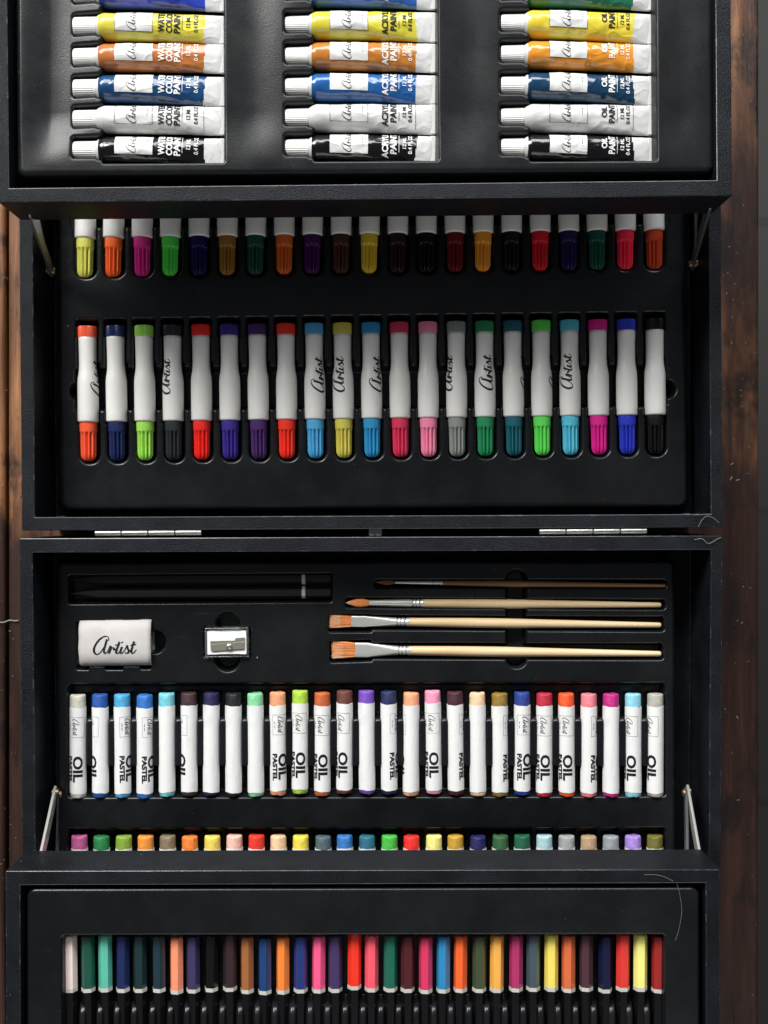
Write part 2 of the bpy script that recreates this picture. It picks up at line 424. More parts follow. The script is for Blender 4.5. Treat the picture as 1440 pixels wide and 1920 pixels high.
# ---- hinges between the two halves
def hinge(x0, x1, y0, y1):
    h = None; n = 4; z = 58.2
    a, b = Vector(P(x0, y0, z)), Vector(P(x1, y1, z)); ang = math.atan2(b.y-a.y, b.x-a.x); ln = (b-a).length
    mid = (a+b)/2
    pl = join(boxv(-ln/2, ln/2, -6, -1.2, -8.5, -7.7), boxv(-ln/2, ln/2, 1.2, 6, -8.5, -7.7), boxv(-ln/2, ln/2, -1.5, -.8, -8, .4), boxv(-ln/2, ln/2, .8, 1.5, -8, .4))
    h = mesh('hinge', *boxv(-ln/2+.4, ln/2-.4, -.7, .7, -.7, .7), M['steel'], case, (mid.x, mid.y, z)); h.rotation_euler = (0, 0, ang)
    for k in range(n):
        l = ln/n; V, Fc = lathe([(-l/2+.25, 1.0), (-l/2+.35, 1.5), (-l/2+.7, 1.55), (l/2-.7, 1.55), (l/2-.35, 1.5), (l/2-.25, 1.0)], 24)
        V = [(y, -x, zz) for x, y, zz in V]
        mesh('knuckle', V, Fc, M['steel'], h, (-ln/2+l*(k+.5), 0, 0), smooth=True, angle=40)
hinge(178, 379, 1000, 998.5); hinge(1010, 1213, 997, 995.5)
a = P(704, 996, 54)
magnet = mesh('catch_plate', *join(boxv(-3.2, 3.2, -2.2, 1.6, -3, 2.6), boxv(-2.9, -.3, -2.4, -.6, 2.4, 3.1), boxv(.3, 2.9, -2.4, -.6, 2.4, 3.1)), M['steel'], case, a); bevel(magnet, .25)

# ---- struts that carry the trays
def strut(A, B, wdt, th, mat, cap=True):
    A, B = Vector(A), Vector(B); d = (B-A); ln = d.length; d.normalize()
    t = Vector((1,0,0)); t = (t-d*t.dot(d)).normalized(); u = d.cross(t)
    V = []; n = 10; ring = []
    for k in range(n+1): a = math.pi/2+math.pi*k/n; ring.append((math.cos(a)*wdt/2, math.sin(a)*wdt/2))
    for k in range(n+1): a = -math.pi/2+math.pi*k/n; ring.append((ln+math.cos(a)*wdt/2, math.sin(a)*wdt/2))
    for s_ in (-th/2, th/2):
        for (p, q) in ring: V.append(tuple(d*p + u*q + t*s_))
    N_ = len(ring)
    Fc = [tuple(range(N_-1, -1, -1)), tuple(range(N_, 2*N_))] + [(k, (k+1) % N_, N_+(k+1) % N_, N_+k) for k in range(N_)]
    o = bevel(mesh('strut', V, Fc, mat, case, tuple(A)), .3)
    rv, rf = lathe([(-th*1.4, 0.3), (-th*1.4, 1.3), (-th*1.1, 1.7), (th*1.1, 1.7), (th*1.4, 1.3), (th*1.4, .3)], 20)
    rv = [(y, x, z) for x, y, z in rv]
    mesh('rivet', rv, rf, M['brass'], o, (0,0,0), smooth=True, angle=40)
    return o
strut(P(97, 508, 42), P(58, 400, 97), 6, 1.2, M['strut']); strut(P(92, 506, 40), P(62, 380, 95), 5, 1.0, M['strut'])
strut(P(1298, 495, 42), P(1330, 385, 97), 6, 1.2, M['strut']); strut(P(1303, 493, 40), P(1306, 372, 95), 5, 1.0, M['strut'])
strut(P(104, 1486, 44), P(74, 1625, 95), 6.5, 1.2, M['ferrule']); strut(P(110, 1490, 42), P(106, 1640, 88), 5, 1.0, M['case'])
strut(P(1289, 1484, 44), P(1314, 1625, 95), 6.5, 1.2, M['ferrule']); strut(P(1286, 1487, 44), P(1288, 1640, 90), 6.5, 1.2, M['strut'])

# ================================================================== MEASURED ROWS
MU = [dict(x=160+53.3*i, y=520.5-.75*i) for i in range(21)]                       # upper marker row: cap tips
ML = [dict(x0=163.2+53.2*i, x1=166.6+53.15*i, y=738-.68*i) for i in range(21)]    # lower marker row
PA_Y = [1300,1299,1299,1300,1297,1296,1296,1297,1297,1295,1292,1296,1292,1292,1293,1296,1292,1294,1296,1297,1295,1297,1297,1298,1298,1298,1298]
PA_X = [146.5+41.62*i for i in range(27)]
PB_X = [149.3+41.5*i for i in range(27)]
PC_X = [132.5,165.5,197.5,229.5,262.5,298,330.5,361.5,395,430,462.5,495.5,529,562,595.5,627.5,662.5,695,730,762.5,796.5,829,861,896.5,929,965.5,998,1031.5,1064,1097.5,1133,1165.5,1198.5,1232]
ZI = 38.0      # surface of the two lower inserts
ZQ = 116.0     # surface of the tray inserts

# ================================================================== INSERTS
# -- upper half: markers
z = ZI
X, Y = grid(PX(98, z), PX(1298, z), PY(962, z), PY(232, z), .36)
outer = sdbox(X, Y, 108, 1289, 240, 955, z, 5, math.radians(.3))
def slot(x, t, b, wd, rad, ang=0): return sdbox(X, Y, x-wd/2, x+wd/2, t, b, z, rad, ang)
ds = []
for i, q in enumerate(ML):
    y = q['y']
    ds.append(slot(q['x1']+1, y+20, y+133, 43, 5.2)); ds.append(slot(q['x0']-.5, y-141, y, 45, 1.3))
    ds.append(slot(q['x1']-1, y-62, y+62, 46, 2))
ds.append(sdbox(X, Y, 136, 1253, 684, 768, z, 2, math.radians(.35)))
ds += [sdcirc(X, Y, 146, 733, 20, z), sdcirc(X, Y, 1251, 729, 19, z)]
for i, q in enumerate(MU):
    y = q['y']
    ds.append(slot(q['x']+1, y-88, y+3, 43, 5.2)); ds.append(slot(q['x']-1, y-262, y-170, 45, 1.3)); ds.append(slot(q['x'], y-180, y-70, 46, 2))
ds.append(sdbox(X, Y, 133, 1253, 330, 425, z, 2, math.radians(.35)))
Z = z + carve(umin(ds), 9.5, 1.45, 4.5)
Z += wav(X, Y, 110, 3)*.25
Z = np.where(outer > -2.6, np.minimum(Z, z+fall(outer+2.6, 2.6, 6)), Z)
Z = np.maximum(Z, z-13)
height_sheet('marker_insert', X, Y, Z, outer < 1.6, M['plastic'], upper)

# -- lower half: pencils, eraser, sharpener, brushes, pastels
X, Y = grid(PX(94, z), PX(1278, z), PY(1792, z), PY(1044, z), .36)
outer = sdbox(X, Y, 104, 1268, 1050, 1785, z, 4, math.radians(.15))
def rb(l, r, t, b, rad=2, ang=0): return sdbox(X, Y, l, r, t, b, z, rad, ang)
ds = [rb(126, 624, 1076, 1132, 1.5, math.radians(.4)), rb(300, 560, 1120, 1129, 1, 0)]
ds += [rb(145, 284, 1164, 1250, 1.2), rb(142, 168, 1164, 1257, 1), rb(196, 232, 1162, 1257, 1), rb(262, 284, 1160, 1256, 1), sdcirc(X, Y, 289, 1204, 23, z)]
ds += [rb(379, 471, 1174, 1234, 1.6), sdcirc(X, Y, 427, 1170, 24, z), sdcirc(X, Y, 426, 1236, 25, z)]
ds += [rb(700, 1252, 1086, 1105, 2), rb(645, 1250, 1121, 1143, 2.4, math.radians(-.35)), rb(614, 1248, 1153, 1184, 2.2, math.radians(-.35)), rb(616, 1246, 1204, 1238, 2, math.radians(-.2)),
       rb(616, 700, 1199, 1243, 1.8, math.radians(2)), rb(614, 700, 1150, 1187, 1.8), rb(947, 990, 1067, 1255, 5.5)]
top = carve(umin(ds), 7.5, 1.0, 5)
dp = rb(124, 1251, 1280, 1496, 2.4, math.radians(.1)); dp2 = rb(124, 1251, 1552, 1756, 2.4, math.radians(.1))
pas = carve(np.minimum(dp, dp2), 8.5, 1.2, 4)
posts = []
for i in range(26):
    xc = (PA_X[i]+PA_X[i+1])/2+1.0
    posts.append(rb(xc-6.5, xc+6.5, 1345, 1437, 1.6)); xc = (PB_X[i]+PB_X[i+1])/2+1; posts.append(rb(xc-6.5, xc+6.5, 1614, 1700, 1.6))
dq = umin(posts)
tt = np.where(Y > PY(1530, z), np.clip((PY(1345, z)-Y)/3.5, 0, 1), np.clip((PY(1614, z)-Y)/3.5, 0, 1))
ph = .3 + (np.sqrt(1-(1-tt)**2)-1)*3.2 + fall(dq+1.0, 1.0, 4.5)
pas = np.maximum(pas, np.where(np.minimum(dp, dp2) < 0, np.maximum(ph, -8.5), -50))
Z = z + np.minimum(top, pas) + wav(X, Y, 120, 9)*.18
Z = np.where(outer > -2.4, np.minimum(Z, z+fall(outer+2.4, 2.4, 6)), Z); Z = np.maximum(Z, z-13)
height_sheet('pastel_insert', X, Y, Z, outer < 1.6, M['plastic'], lower)

# -- raised tray with tubes
TA = [-13, 48, 106, 165, 222.5, 281]; TB = [-16, 45.5, 104, 162, 219.5, 277]; TCY = [-16, 43, 101, 160, 219, 276]
z = ZQ
X, Y = grid(PX(14, z), PX(1348, z), PY(334, z), PY(-430, z), .5)
fine = grid(PX(14, z), PX(1348, z), PY(336, z), PY(-60, z), .33)
def tube_insert(X, Y, keepfn, name):
    outer = sdbox(X, Y, 27, 1341, -420, 329, z, 4, math.radians(.33))
    ds = []
    for (cx0, mx0, mx1, rows, bot, dy) in ((131, 187, 421, TA, 307, 0), (531, 584, 823, TB, 303, 0), (936, 990, 1233, TCY, 303, 0)):
        ds.append(sdbox(X, Y, mx0, mx1, -330, bot, z, 1.4, math.radians(.3)))
        for y in rows + [rows[0]-58*k for k in range(1, 6)]:
            ds.append(sdbox(X, Y, cx0, mx0+12, y-29, y+16.5, z, 1.6)); ds.append(sdbox(X, Y, mx0-10, mx0+8, y-26, y+20, z, 2.5))
    d = ds[0]
    for q in ds[1:]: d = smin(d, q, .9)
    Z = z + carve(d, 11, 1.2, 5)
    # the thin plastic sags between the three wells
    sst = lambda t: np.clip(t, 0, 1)**2*(3-2*np.clip(t, 0, 1))
    fade = sst((Y-PY(325, z)-3)/24)*sst((X-PX(27, z)-1)/14)*sst((PX(1341, z)-X-1)/14)
    Z -= fade*(3.4*np.exp(-((X-PX(92, z)-Y*.06+10)/15)**2) + 2.3*np.exp(-((X-PX(468, z))/12)**2) + 2.0*np.exp(-((X-PX(868, z))/12)**2) + 1.5*np.exp(-((X-PX(1285, z))/12)**2))
    Z += fade*wav(X, Y, 90, 21)*.5
    Z = np.where(outer > -3.2, np.minimum(Z, z+fall(outer+3.2, 3.2, 6)), Z); Z = np.maximum(Z, z-13)
    height_sheet(name, X, Y, Z, (outer < 1.6) & keepfn(X, Y), M['plastic_satin'], top_tray)
yc = PY(-60, z)
tube_insert(*fine, lambda X, Y: X > -1e9, 'tube_insert')

# -- raised tray with coloured pencils
z = 119.0
X, Y = grid(PX(44, z), PX(1320, z), PY(2200, z), PY(1660, z), .36)
outer = sdbox(X, Y, 50, 1313, 1665, 2415, z, 4, math.radians(.12))
dc = sdbox(X, Y, 114, 1250, 1752, 2350, z, 2.2, math.radians(.1))
low = carve(dc, 12.5, 1.0, 6)
posts = []
for i in range(33):
    xc = (PC_X[i]+PC_X[i+1])/2+1.6; posts.append(sdbox(X, Y, xc-6, xc+6, 1893, 2300, z, .8))
dq = umin(posts)
tt = np.clip((PY(1893, z)-Y)/5.5, 0, 1)
pr = -2.8 + (np.sqrt(1-(1-tt)**2)-1)*4.5 + fall(dq+.9, .9, 3.5)
low = np.maximum(low, np.where(dc < 0, np.maximum(pr, -12.5), -50))
Z = z + low + wav(X, Y, 120, 5)*.15
Z = np.where(outer > -1.6, np.minimum(Z, z+fall(outer+1.6, 1.6, 6)), Z); Z = np.maximum(Z, z-13)
height_sheet('pencil_insert', X, Y, Z, outer < 1.6, M['plastic'], bot_tray)

# ================================================================== MARKERS
def marker_parts(root):
    R = 5.12
    col = lambda y, a: 1 + .022*math.cos(a*44)
    V, Fc = lathe([(27.4, 4.2), (27.5, 4.5), (32.2, 4.55), (32.7, 4.35), (32.8, 3.2)], 176, lambda y, a: 1+.02*math.cos(a*44))
    mesh('end_plug', V, Fc, M['cap_white'], root, smooth=True, angle=50)
    prof = [(27.5, 4.2), (27.4, 4.35), (26, 4.36), (20, 4.24), (14, 4.22), (11.5, 4.32), (9.5, 4.58), (7.5, 4.92), (5.5, 5.08), (2, R), (-10, R), (-13.2, R), (-13.7, 4.98), (-13.9, 4.6), (-14, 4.2)]
    V, Fc = lathe(prof, 64); mesh('barrel', V, Fc, M['barrel'], root, smooth=True, angle=60)
    def fl(y, a):
        if y > -18.9: return 1+.014*math.cos(a*56)
        g = abs(((a*11/(2*math.pi)) % 1)-.5)*2            # 0 centre of a fin, 1 in the groove
        k = min(1, (-18.9-y)/.5)
        return 1 - k*.38*max(0, (g-.28)/.6)**.9
    prof = [(-13.5, 3.9), (-13.9, 4.1), (-14.2, 4.18), (-16, 4.18), (-18.2, 4.16), (-18.8, 4.14), (-18.95, 4.1), (-19.3, 4.08)]
    for k in range(12): prof.append((-20-k*.85, 3.95-.012*k))
    for k in range(1, 9): a = math.pi/2*k/8.2; prof.append((-29.35-3.75*math.sin(a), 3.82*math.cos(a)**.8))
    V, Fc = lathe(prof, 168, fl); mesh('ribbed_cap', V, Fc, M['cap_white'], root, smooth=True, angle=55)
def lettering_on_cylinder(flat, r, dv, u0, cw, mat, root, name='lettering', zoff=.035, rfun=None):
    """flat (x, y): reads up the barrel (cw False) or down it (cw True); u0 shifts it round the barrel"""
    V = []
    for x, y in flat[0]:
        u = (y if cw else -y) + u0; v = (-x if cw else x) + dv
        rr = (rfun(v) if rfun else r) + zoff; a = u/r
        V.append((rr*math.sin(a), v, rr*math.cos(a)))
    return mesh(name, V, flat[1], mat, root)
def mk_r(v):
    pr = [(-14, 5.12), (2, 5.12), (5.5, 5.08), (7.5, 4.92), (9.5, 4.58), (11.5, 4.32), (14, 4.22), (20, 4.24), (40, 4.3)]
    for (a, ra), (b, rb_) in zip(pr, pr[1:]):
        if v <= b: return ra+(rb_-ra)*max(0, (v-a))/(b-a)
    return 4.38
UP = [('pale yellow', 'd8d858'), ('bright orange', 'fa6410'), ('magenta', 'd0208a'), ('bright green', '48dc48'), ('midnight blue', '161452'), ('ochre brown', '9a6c20'), ('bottle green', '0e4c38'),
      ('burnt orange', 'd86410'), ('dark purple', '460e5a'), ('dark brown', '4a2a1e'), ('golden yellow', 'e0c010'), ('blackish plum', '2c141c'), ('jet black', '0c0c0e'), ('deep maroon', '6e1018'),
      ('amber', 'f09c10'), ('charcoal', '141618'), ('crimson red', 'dc1428'), ('dark indigo', '221852'), ('dark teal green', '0e5244'), ('hot coral red', 'fa1c48'), ('rust red', 'b83a14')]
LO = [('orange red', 'fa5a30'), ('navy', '1c2a5a'), ('lime green', '9adc44'), ('slate black', '2c3036'), ('scarlet', 'fa1c14'), ('violet', '3e2c92'), ('plum', '4a2a6a'), ('vermilion', 'fc2c10'),
      ('light blue', '46a8da'), ('mustard yellow', 'd2c648'), ('cerulean blue', '1e94ca'), ('raspberry', 'dc3058'), ('candy pink', 'fc88ac'), ('mid grey', '8c908c'), ('emerald green', '128c56'),
      ('petrol teal', '12606e'), ('grass green', '54dc4c'), ('turquoise', '4cc0da'), ('fuchsia', 'dc1490'), ('royal blue', '2838c0'), ('black', '101012')]
def between(names, i, noun):
    if i == 0: return 'leftmost, beside the %s one' % names[1]
    if i == len(names)-1: return 'rightmost, beside the %s one' % names[-2]
    return 'between %s and %s ones' % (names[i-1], names[i+1])
proto = thing('marker', 'x', 'marker', (0,0,0), 0, 'felt tip markers in the upper row'); marker_parts(proto)
kids_done = False
script_m = script_flat(17.0, 1.6)
LETTER = {0: 19, 3: -15, 8: 8, 9: -11, 10: 10, 13: -19, 14: 1, 15: 23, 16: 21, 17: -12}
def put_marker(i, row, names, x, y, rz, hexc, first=False):
    lab = '%s marker of the %s row, %s' % (names[i], row, between(names, i, 'marker'))
    loc = (x, y, 35.6)
    if first:
        r = proto; r.location = tuple(q*S for q in loc); r.rotation_euler = (0, 0, rz); r['label'] = lab
    else: r = copy_thing(proto, loc, rz, lab)
    cm = colour_mat(hexc, 'cap')
    set_mat(part(r, 'end_plug'), cm); set_mat(part(r, 'ribbed_cap'), cm)
    return r
allm = []
for i, q in enumerate(MU):
    zc = 36; x = PX(q['x'], zc); y = PY(q['y'], zc)+33.0
    r = put_marker(i, 'covered', [n for n, _ in UP], x, y, random.uniform(-.012, .008), UP[i][1], i == 0)
for i, q in enumerate(ML):
    zc = 36; x = PX((q['x0']+q['x1'])/2, zc); y = PY(q['y'], zc)
    rz = math.atan2(PX(q['x1'], zc)-PX(q['x0'], zc), 60) + random.uniform(-.005, .005)
    r = put_marker(i, 'open', [n for n, _ in LO], x, y, rz, LO[i][1]); r['group'] = 'felt tip markers in the lower row'
    allm.append(r)
for i, r in enumerate(allm):
    if i in LETTER:
        u = 5.05*math.asin(max(-.98, min(.98, L(LETTER[i], 38)/5.3)))
        lettering_on_cylinder(script_m, 5.05, 7.5, u, False, M['ink'], r, rfun=mk_r)

# ================================================================== OIL PASTELS
PAC = [('warm white','d0ccbc'),('cobalt blue','1c50a4'),('sky blue','3ea4d4'),('azure blue','2470c2'),('pale turquoise','70c8d8'),('dark brown','40282c'),('navy violet','1e1a4c'),('black','14181c'),
       ('mint green','80d49c'),('light peach','ffa070'),('lime green','a8d428'),('rust brown','cc6028'),('chestnut brown','6a3a2e'),('violet','7a4cc0'),('midnight blue','1c2858'),('apricot','ffa478'),
       ('rose pink','fa96b8'),('dark maroon','481f2a'),('pale flesh','ffcca4'),('olive gold','947420'),('royal blue','223e94'),('crimson','c21a3c'),('orange red','ff5410'),('salmon pink','ff808c'),
       ('magenta','c41a80'),('ice blue','8cd6ea'),('warm grey','b4b0a4')]
PBC = [('orchid pink','d0609c'),('deep green','108040'),('leaf green','84a824'),('amber orange','fa9424'),('taupe','847458'),('bright orange','ff8018'),('sunflower yellow','f4d44c'),('shell pink','fcbcac'),
       ('scarlet','fa2c10'),('cream peach','fec89a'),('lemon yellow','f8d834'),('slate green','50646a'),('mid blue','2c78c2'),('petrol blue','1e6c86'),('grass green','3cc034'),('tomato red','f82010'),
       ('straw yellow','f6e87c'),('ochre','cc9c1c'),('dark navy','1a1c5a'),('moss green','2e6238'),('forest green','0a6040'),('powder blue','a8ccd4'),('light grey','a0a4a6'),('sand','ba9a74'),
       ('silver grey','989ea4'),('lilac','a886dc'),('khaki green','706a20')]
OFF = {0:3, 1:-13, 2:18, 3:18, 5:-14, 9:11, 10:2, 11:2, 12:-3, 14:22, 15:-24, 16:0, 17:26, 19:25, 20:9, 21:0, 22:0, 23:22, 25:-7, 26:-11}
RP = 4.0
def pastel_shapes():
    def lump(s):
        def f(y, a): return 1+.02*noise.noise(Vector((math.cos(a)*1.3+s, math.sin(a)*1.3, y*.25)))
        return f
    out = []
    for k in range(5):
        prof = [(-25.0, 3.2), (-24.9, 3.55), (-24.5, 3.78), (-22, 3.85), (19, 3.85), (24.2, 3.83), (24.75, 3.66), (25.0, 3.3), (25.02, 1.5)]
        V, Fc = lathe(prof, 40, lump(k*3.1))
        V = [(x*(1+.05*noise.noise(Vector((x, z, k*5.)))*(abs(y) > 24)), y+(.38*noise.noise(Vector((x*.5, z*.5, k*9.)))+.25*noise.noise(Vector((x*1.3, z*1.3, k*4.))) if abs(y) > 24 else 0), z) for x, y, z in V]
        out.append((V, Fc))
    return out
sticks = pastel_shapes()
random.seed(11)
def flat_pastel():
    o = text_flat('OIL', 12.6, 4.9, .035); p = text_flat('PASTEL', 13.2, 2.5, .05)
    a = script_flat(7.9, 1.15)
    f = frame_flat(-4.9, 4.9, -4.1-1.0, 3.4, .13)
    tiny = join(rect_flat(-1.7, -.3, -4.15, -3.85, .8), rect_flat(.3, 1.7, -4.15, -3.85, .8))
    return o, p, a, f, tiny
OILT = flat_pastel()
first = None
def pastel(i, row, cols, x, ytop, rz, off, label):
    """one oil pastel lying along Y with its coloured end up the page"""
    global first
    hexc = cols[i][1]
    grp = 'oil pastels in the %s row' % row
    zc = 35.9; X0 = PX(x, zc); Y0 = PY(ytop+2.5, zc)-25.0
    if first is None:
        t = thing('oil_pastel', label, 'oil pastel', (X0, Y0, zc-4), rz, grp)
        mesh('stick', *sticks[0], M['cap_white'], t, (0,0,4), smooth=True, angle=50)
        def rag(y, a): return 1
        V, Fc = [], []
        n = 56; ys = [(-22.9, 0), (-20, 0), (-10, 0), (0, 0), (10, 0), (17, 0), (19.0, 1)]
        for j, (yy, e) in enumerate(ys):
            for k in range(n):
                a = 2*math.pi*k/n; rr = RP+.012*math.sin(3*a+j)+(.05 if a > 4.6 else 0)
                V.append((rr*math.sin(a), yy + (.18*math.sin(a*2+1)+.1*math.sin(a*5)) * (1 if e or j == 0 else 0), rr*math.cos(a)))
        for j in range(len(ys)-1):
            for k in range(n): Fc.append((j*n+k, j*n+(k+1) % n, (j+1)*n+(k+1) % n, (j+1)*n+k))
        b = len(V)                                        # inner rim so the paper has an edge
        for j in (0, len(ys)-1):
            for k in range(n): x_, y_, z_ = V[j*n+k]; V.append((x_*.955, y_, z_*.955))
        for k in range(n):
            k2 = (k+1) % n; Fc.append((k2, k, b+k, b+k2)); e = (len(ys)-1)*n; Fc.append((e+k, e+k2, b+n+k2, b+n+k))
        mesh('paper_wrapper', V, Fc, M['card'], t, (0,0,4), smooth=True, angle=50)
        first = t
    else: t = copy_thing(first, (X0, Y0, zc-4), rz, label); t['group'] = grp
    return t, hexc
plist = []
stick_meshes = []
for k in range(5):
    o_ = mesh('stick', *sticks[k], M['cap_white'], smooth=True, angle=50); stick_meshes.append(o_.data); bpy.data.objects.remove(o_)
for i in range(27):
    names = [n for n, _ in PAC]
    lab = '%s wrapped oil pastel shown whole, %s' % (names[i], between(names, i, ''))
    plist.append((*pastel(i, 'upper', PAC, PA_X[i], PA_Y[i], random.uniform(-.004, .012), OFF.get(i), lab), OFF.get(i), i, 0))
for i in range(27):
    names = [n for n, _ in PBC]
    lab = '%s pastel end above the pencil tray, %s' % (names[i], between(names, i, ''))
    plist.append((*pastel(i, 'lower', PBC, PB_X[i], 1564+random.uniform(-1.2, 1.2), random.uniform(-.004, .008), None, lab), None, i, 1))
for t, hexc, off, i, row in plist:
    st, wr = part(t, 'stick'), part(t, 'paper_wrapper')
    st.data = stick_meshes[(i*7+row*3) % 5]
    set_mat(st, colour_mat(hexc, 'wax')); set_mat(wr, colour_mat(hexc, 'wrap'))
    a = random.uniform(0, 6.28); wr.rotation_euler = (0, a, 0)
    st.rotation_euler = (0, random.uniform(0, 6.28), random.uniform(-.004, .004))
    wr.scale = (1, 1+random.uniform(-.01, .012), 1)
    if off is not None:
        O, Pp, A_, Fr, tiny = OILT
        zz = .09
        u = L(off, 38)
        fl_ = join(shift(O, 10.9, 0), shift(Pp, 11.0, -4.0))
        # letters measured from the middle of the stick: x runs down the stick
        parts_ = join(shift(O, 10.9-0.2, 0), shift(Pp, 11.0, -4.1), shift(A_, -9.6, -.9))
        o = lettering_on_cylinder(parts_, RP, 0, u, True, M['ink'], t, zoff=zz); o.location.z = 4*S
        fr = join(shift(Fr, -9.6, 0), shift(tiny, -9.6, 0))
        o2 = lettering_on_cylinder(fr, RP, 0, u, True, M['grey_ink'], t, name='printed_frame', zoff=zz-.01); o2.location.z = 4*S

# ================================================================== COLOURED PENCILS
CP = [('pale pink','f0dcd4'),('forest green','145040'),('sea green','52b8a0'),('navy blue','1c2858'),('dark spruce','1a3234'),('slate teal','1c343e'),('salmon','ff9068'),('dusky purple','3e345c'),
      ('black','08080a'),('dark umber','34252a'),('tan brown','a06030'),('denim blue','1a3e70'),('pumpkin orange','ff8020'),('cobalt blue','203676'),('rose pink','fa5488'),('grape purple','403460'),
      ('bright red','ff2c08'),('coral pink','ff5468'),('emerald','0e6450'),('maroon','501e24'),('raspberry','d8305e'),('sky blue','1e84ba'),('flame orange','ff6018'),('olive','3e4c34'),
      ('apricot yellow','ffac3c'),('plum red','ae2e64'),('steel grey','42525c'),('lemon yellow','ffdc54'),('terracotta','d86838'),('chocolate','4c3036'),('ink blue','14183a'),('tomato red','e4342a'),
      ('pale yellow','fcf07c'),('brick red','9c2420')]
def hexloft(prof, twist=0):
    V, Fc = [], []; n = 36
    for (y, r, rnd) in prof:
        for k in range(n):
            a = 2*math.pi*k/n; h = ((a+math.pi/6+twist) % (math.pi/3))-math.pi/6
            hr = 1/math.cos(h)*.93; V.append((r*((1-rnd)*hr+rnd)*math.sin(a), y, r*((1-rnd)*hr+rnd)*math.cos(a)))
    for i in range(len(prof)-1):
        for k in range(n): Fc.append((i*n+k, i*n+(k+1) % n, (i+1)*n+(k+1) % n, (i+1)*n+k))
    Fc.append(tuple(range(n-1, -1, -1))); Fc.append(tuple(range((len(prof)-1)*n, len(prof)*n))); return V, Fc
def pencil_proto():
    t = thing('coloured_pencil', 'x', 'pencil', (0,0,0), 0, 'coloured pencils in the lowest tray')
    r = 2.72
    V, Fc = hexloft([(21.6, r-.02, .12), (42.4, r, .12), (43.3, r*.97, .45), (43.8, r*.86, .9), (44.1, r*.62, 1), (44.2, r*.25, 1)]); V = [(x, y, z+r) for x, y, z in V]
    mesh('dipped_end', V, Fc, M['cap_white'], t, smooth=True, angle=28)
    V, Fc = hexloft([(20.1, r+.03, .12), (21.7, r+.03, .12)]); V = [(x, y, z+r) for x, y, z in V]; mesh('white_band', V, Fc, M['band'], t, smooth=True, angle=28)
    V, Fc = hexloft([(-78, .3, 1), (-62, r*.93, .12), (20.15, r*.93, .12)]); V = [(x, y, z+r) for x, y, z in V]; mesh('shaft', V, Fc, M['pencil_black'], t, smooth=True, angle=28)
    return t
pp = pencil_proto(); random.seed(5)
names = [n for n, _ in CP]
bandy = [1851,1851,1850,1851,1851,1851,1854,1852,1850,1849,1853,1855,1854,1852,1852,1851,1846,1850,1850,1851,1853,1852,1851,1851,1851,1850,1849,1849,1851,1849,1852,1849,1849,1852]
for i in range(34):
    zc = 112.2; x = PX(PC_X[i]+1.3, zc); y = PY(bandy[i]+4, zc)-20.6
    lab = '%s coloured pencil with black shaft, %s' % (names[i], between(names, i, ''))
    rz = math.radians(-.25+1.35*max(0, (16-i)/16)*.6) + random.uniform(-.004, .004)
    if i == 0: t = pp; t.location = (x*S, y*S, (zc-2.72)*S); t['label'] = lab; t.rotation_euler = (0, 0, rz)
    else: t = copy_thing(pp, (x, y, zc-2.72), rz, lab)
    set_mat(part(t, 'dipped_end'), colour_mat(CP[i][1], 'lacquer'))
    roll = random.uniform(-.30, .12)
    for ch in t.children: ch.location.z = (2.72-2.72*math.cos(roll))*S; ch.location.x = -2.72*math.sin(roll)*S; ch.rotation_euler = (0, roll, 0)
    part(t, 'dipped_end').scale = (1, 1, 1)

# the two black sketching pencils
for k, (y0, lab) in enumerate(((1085, 'upper one of two matt black sketching pencils with a thin white band'), (1111.5, 'lower one of two matt black sketching pencils, nearer the eraser'))):
    zc = 35.2; xa, xb = PX(132, zc), PX(622, zc); r = 2.9; ln = xb-xa; bx = PX(570, zc)
    t = thing('sketching_pencil', lab, 'pencil', ((xa+xb)/2, PY(y0, zc), zc-r), math.radians(.3), 'black sketching pencils')
    rot = lambda V: [(y, -x, z+r) for x, y, z in V]
    V, Fc = hexloft([(-ln/2, .4, 1), (-ln/2+14, r, .2), (bx-(xa+xb)/2-1, r, .2)]); mesh('shaft', rot(V), Fc, M['charcoal_black'], t, smooth=True, angle=28)
    V, Fc = hexloft([(bx-(xa+xb)/2-.95, r+.03, .2), (bx-(xa+xb)/2+.75, r+.03, .2)]); mesh('white_band', rot(V), Fc, M['band'], t, smooth=True, angle=28)
    V, Fc = hexloft([(bx-(xa+xb)/2+.8, r, .2), (ln/2-.6, r, .2), (ln/2, r*.7, .8)]); mesh('end_dip', rot(V), Fc, M['charcoal_black'], t, smooth=True, angle=28)

# ================================================================== ERASER AND SHARPENER
zc = 33; xe, ye = PX(214.5, 42), PY(1207, 42)
er = thing('eraser', 'grey eraser in an off-white card sleeve printed with a script word', 'eraser', (xe, ye, zc-2), math.radians(.6))
def pill(hx, y_half, h, zb, n=20, p=2.6, x0=None, x1=None, wob=0):
    V, Fc = [], []; N_ = 4*n; xs = np.linspace(x0 if x0 is not None else -hx, x1 if x1 is not None else hx, 16)
    for x in xs:
        for k in range(N_):
            a = 2*math.pi*k/N_; c, s_ = math.cos(a), math.sin(a)
            yy = y_half*math.copysign(abs(c)**(2/p), c); zz = h*math.copysign(abs(s_)**(2/p), s_)
            wb = wob*noise.noise(Vector((x*.12, yy*.2, zz*.2)))
            V.append((x+(wb if abs(x) > hx*.9 else 0), yy*(1+.012*wb)+wb*.3, zb+h+zz+wb*.3))
    for i in range(15):
        for k in range(N_): Fc.append((i*N_+k, i*N_+(k+1) % N_, (i+1)*N_+(k+1) % N_, (i+1)*N_+k))
    return V, Fc
V, Fc = pill(16.8, 10.2, 4.6, .4, p=4); N_ = 80; Fc += [tuple(range(N_-1, -1, -1)), tuple(range(15*N_, 16*N_))]
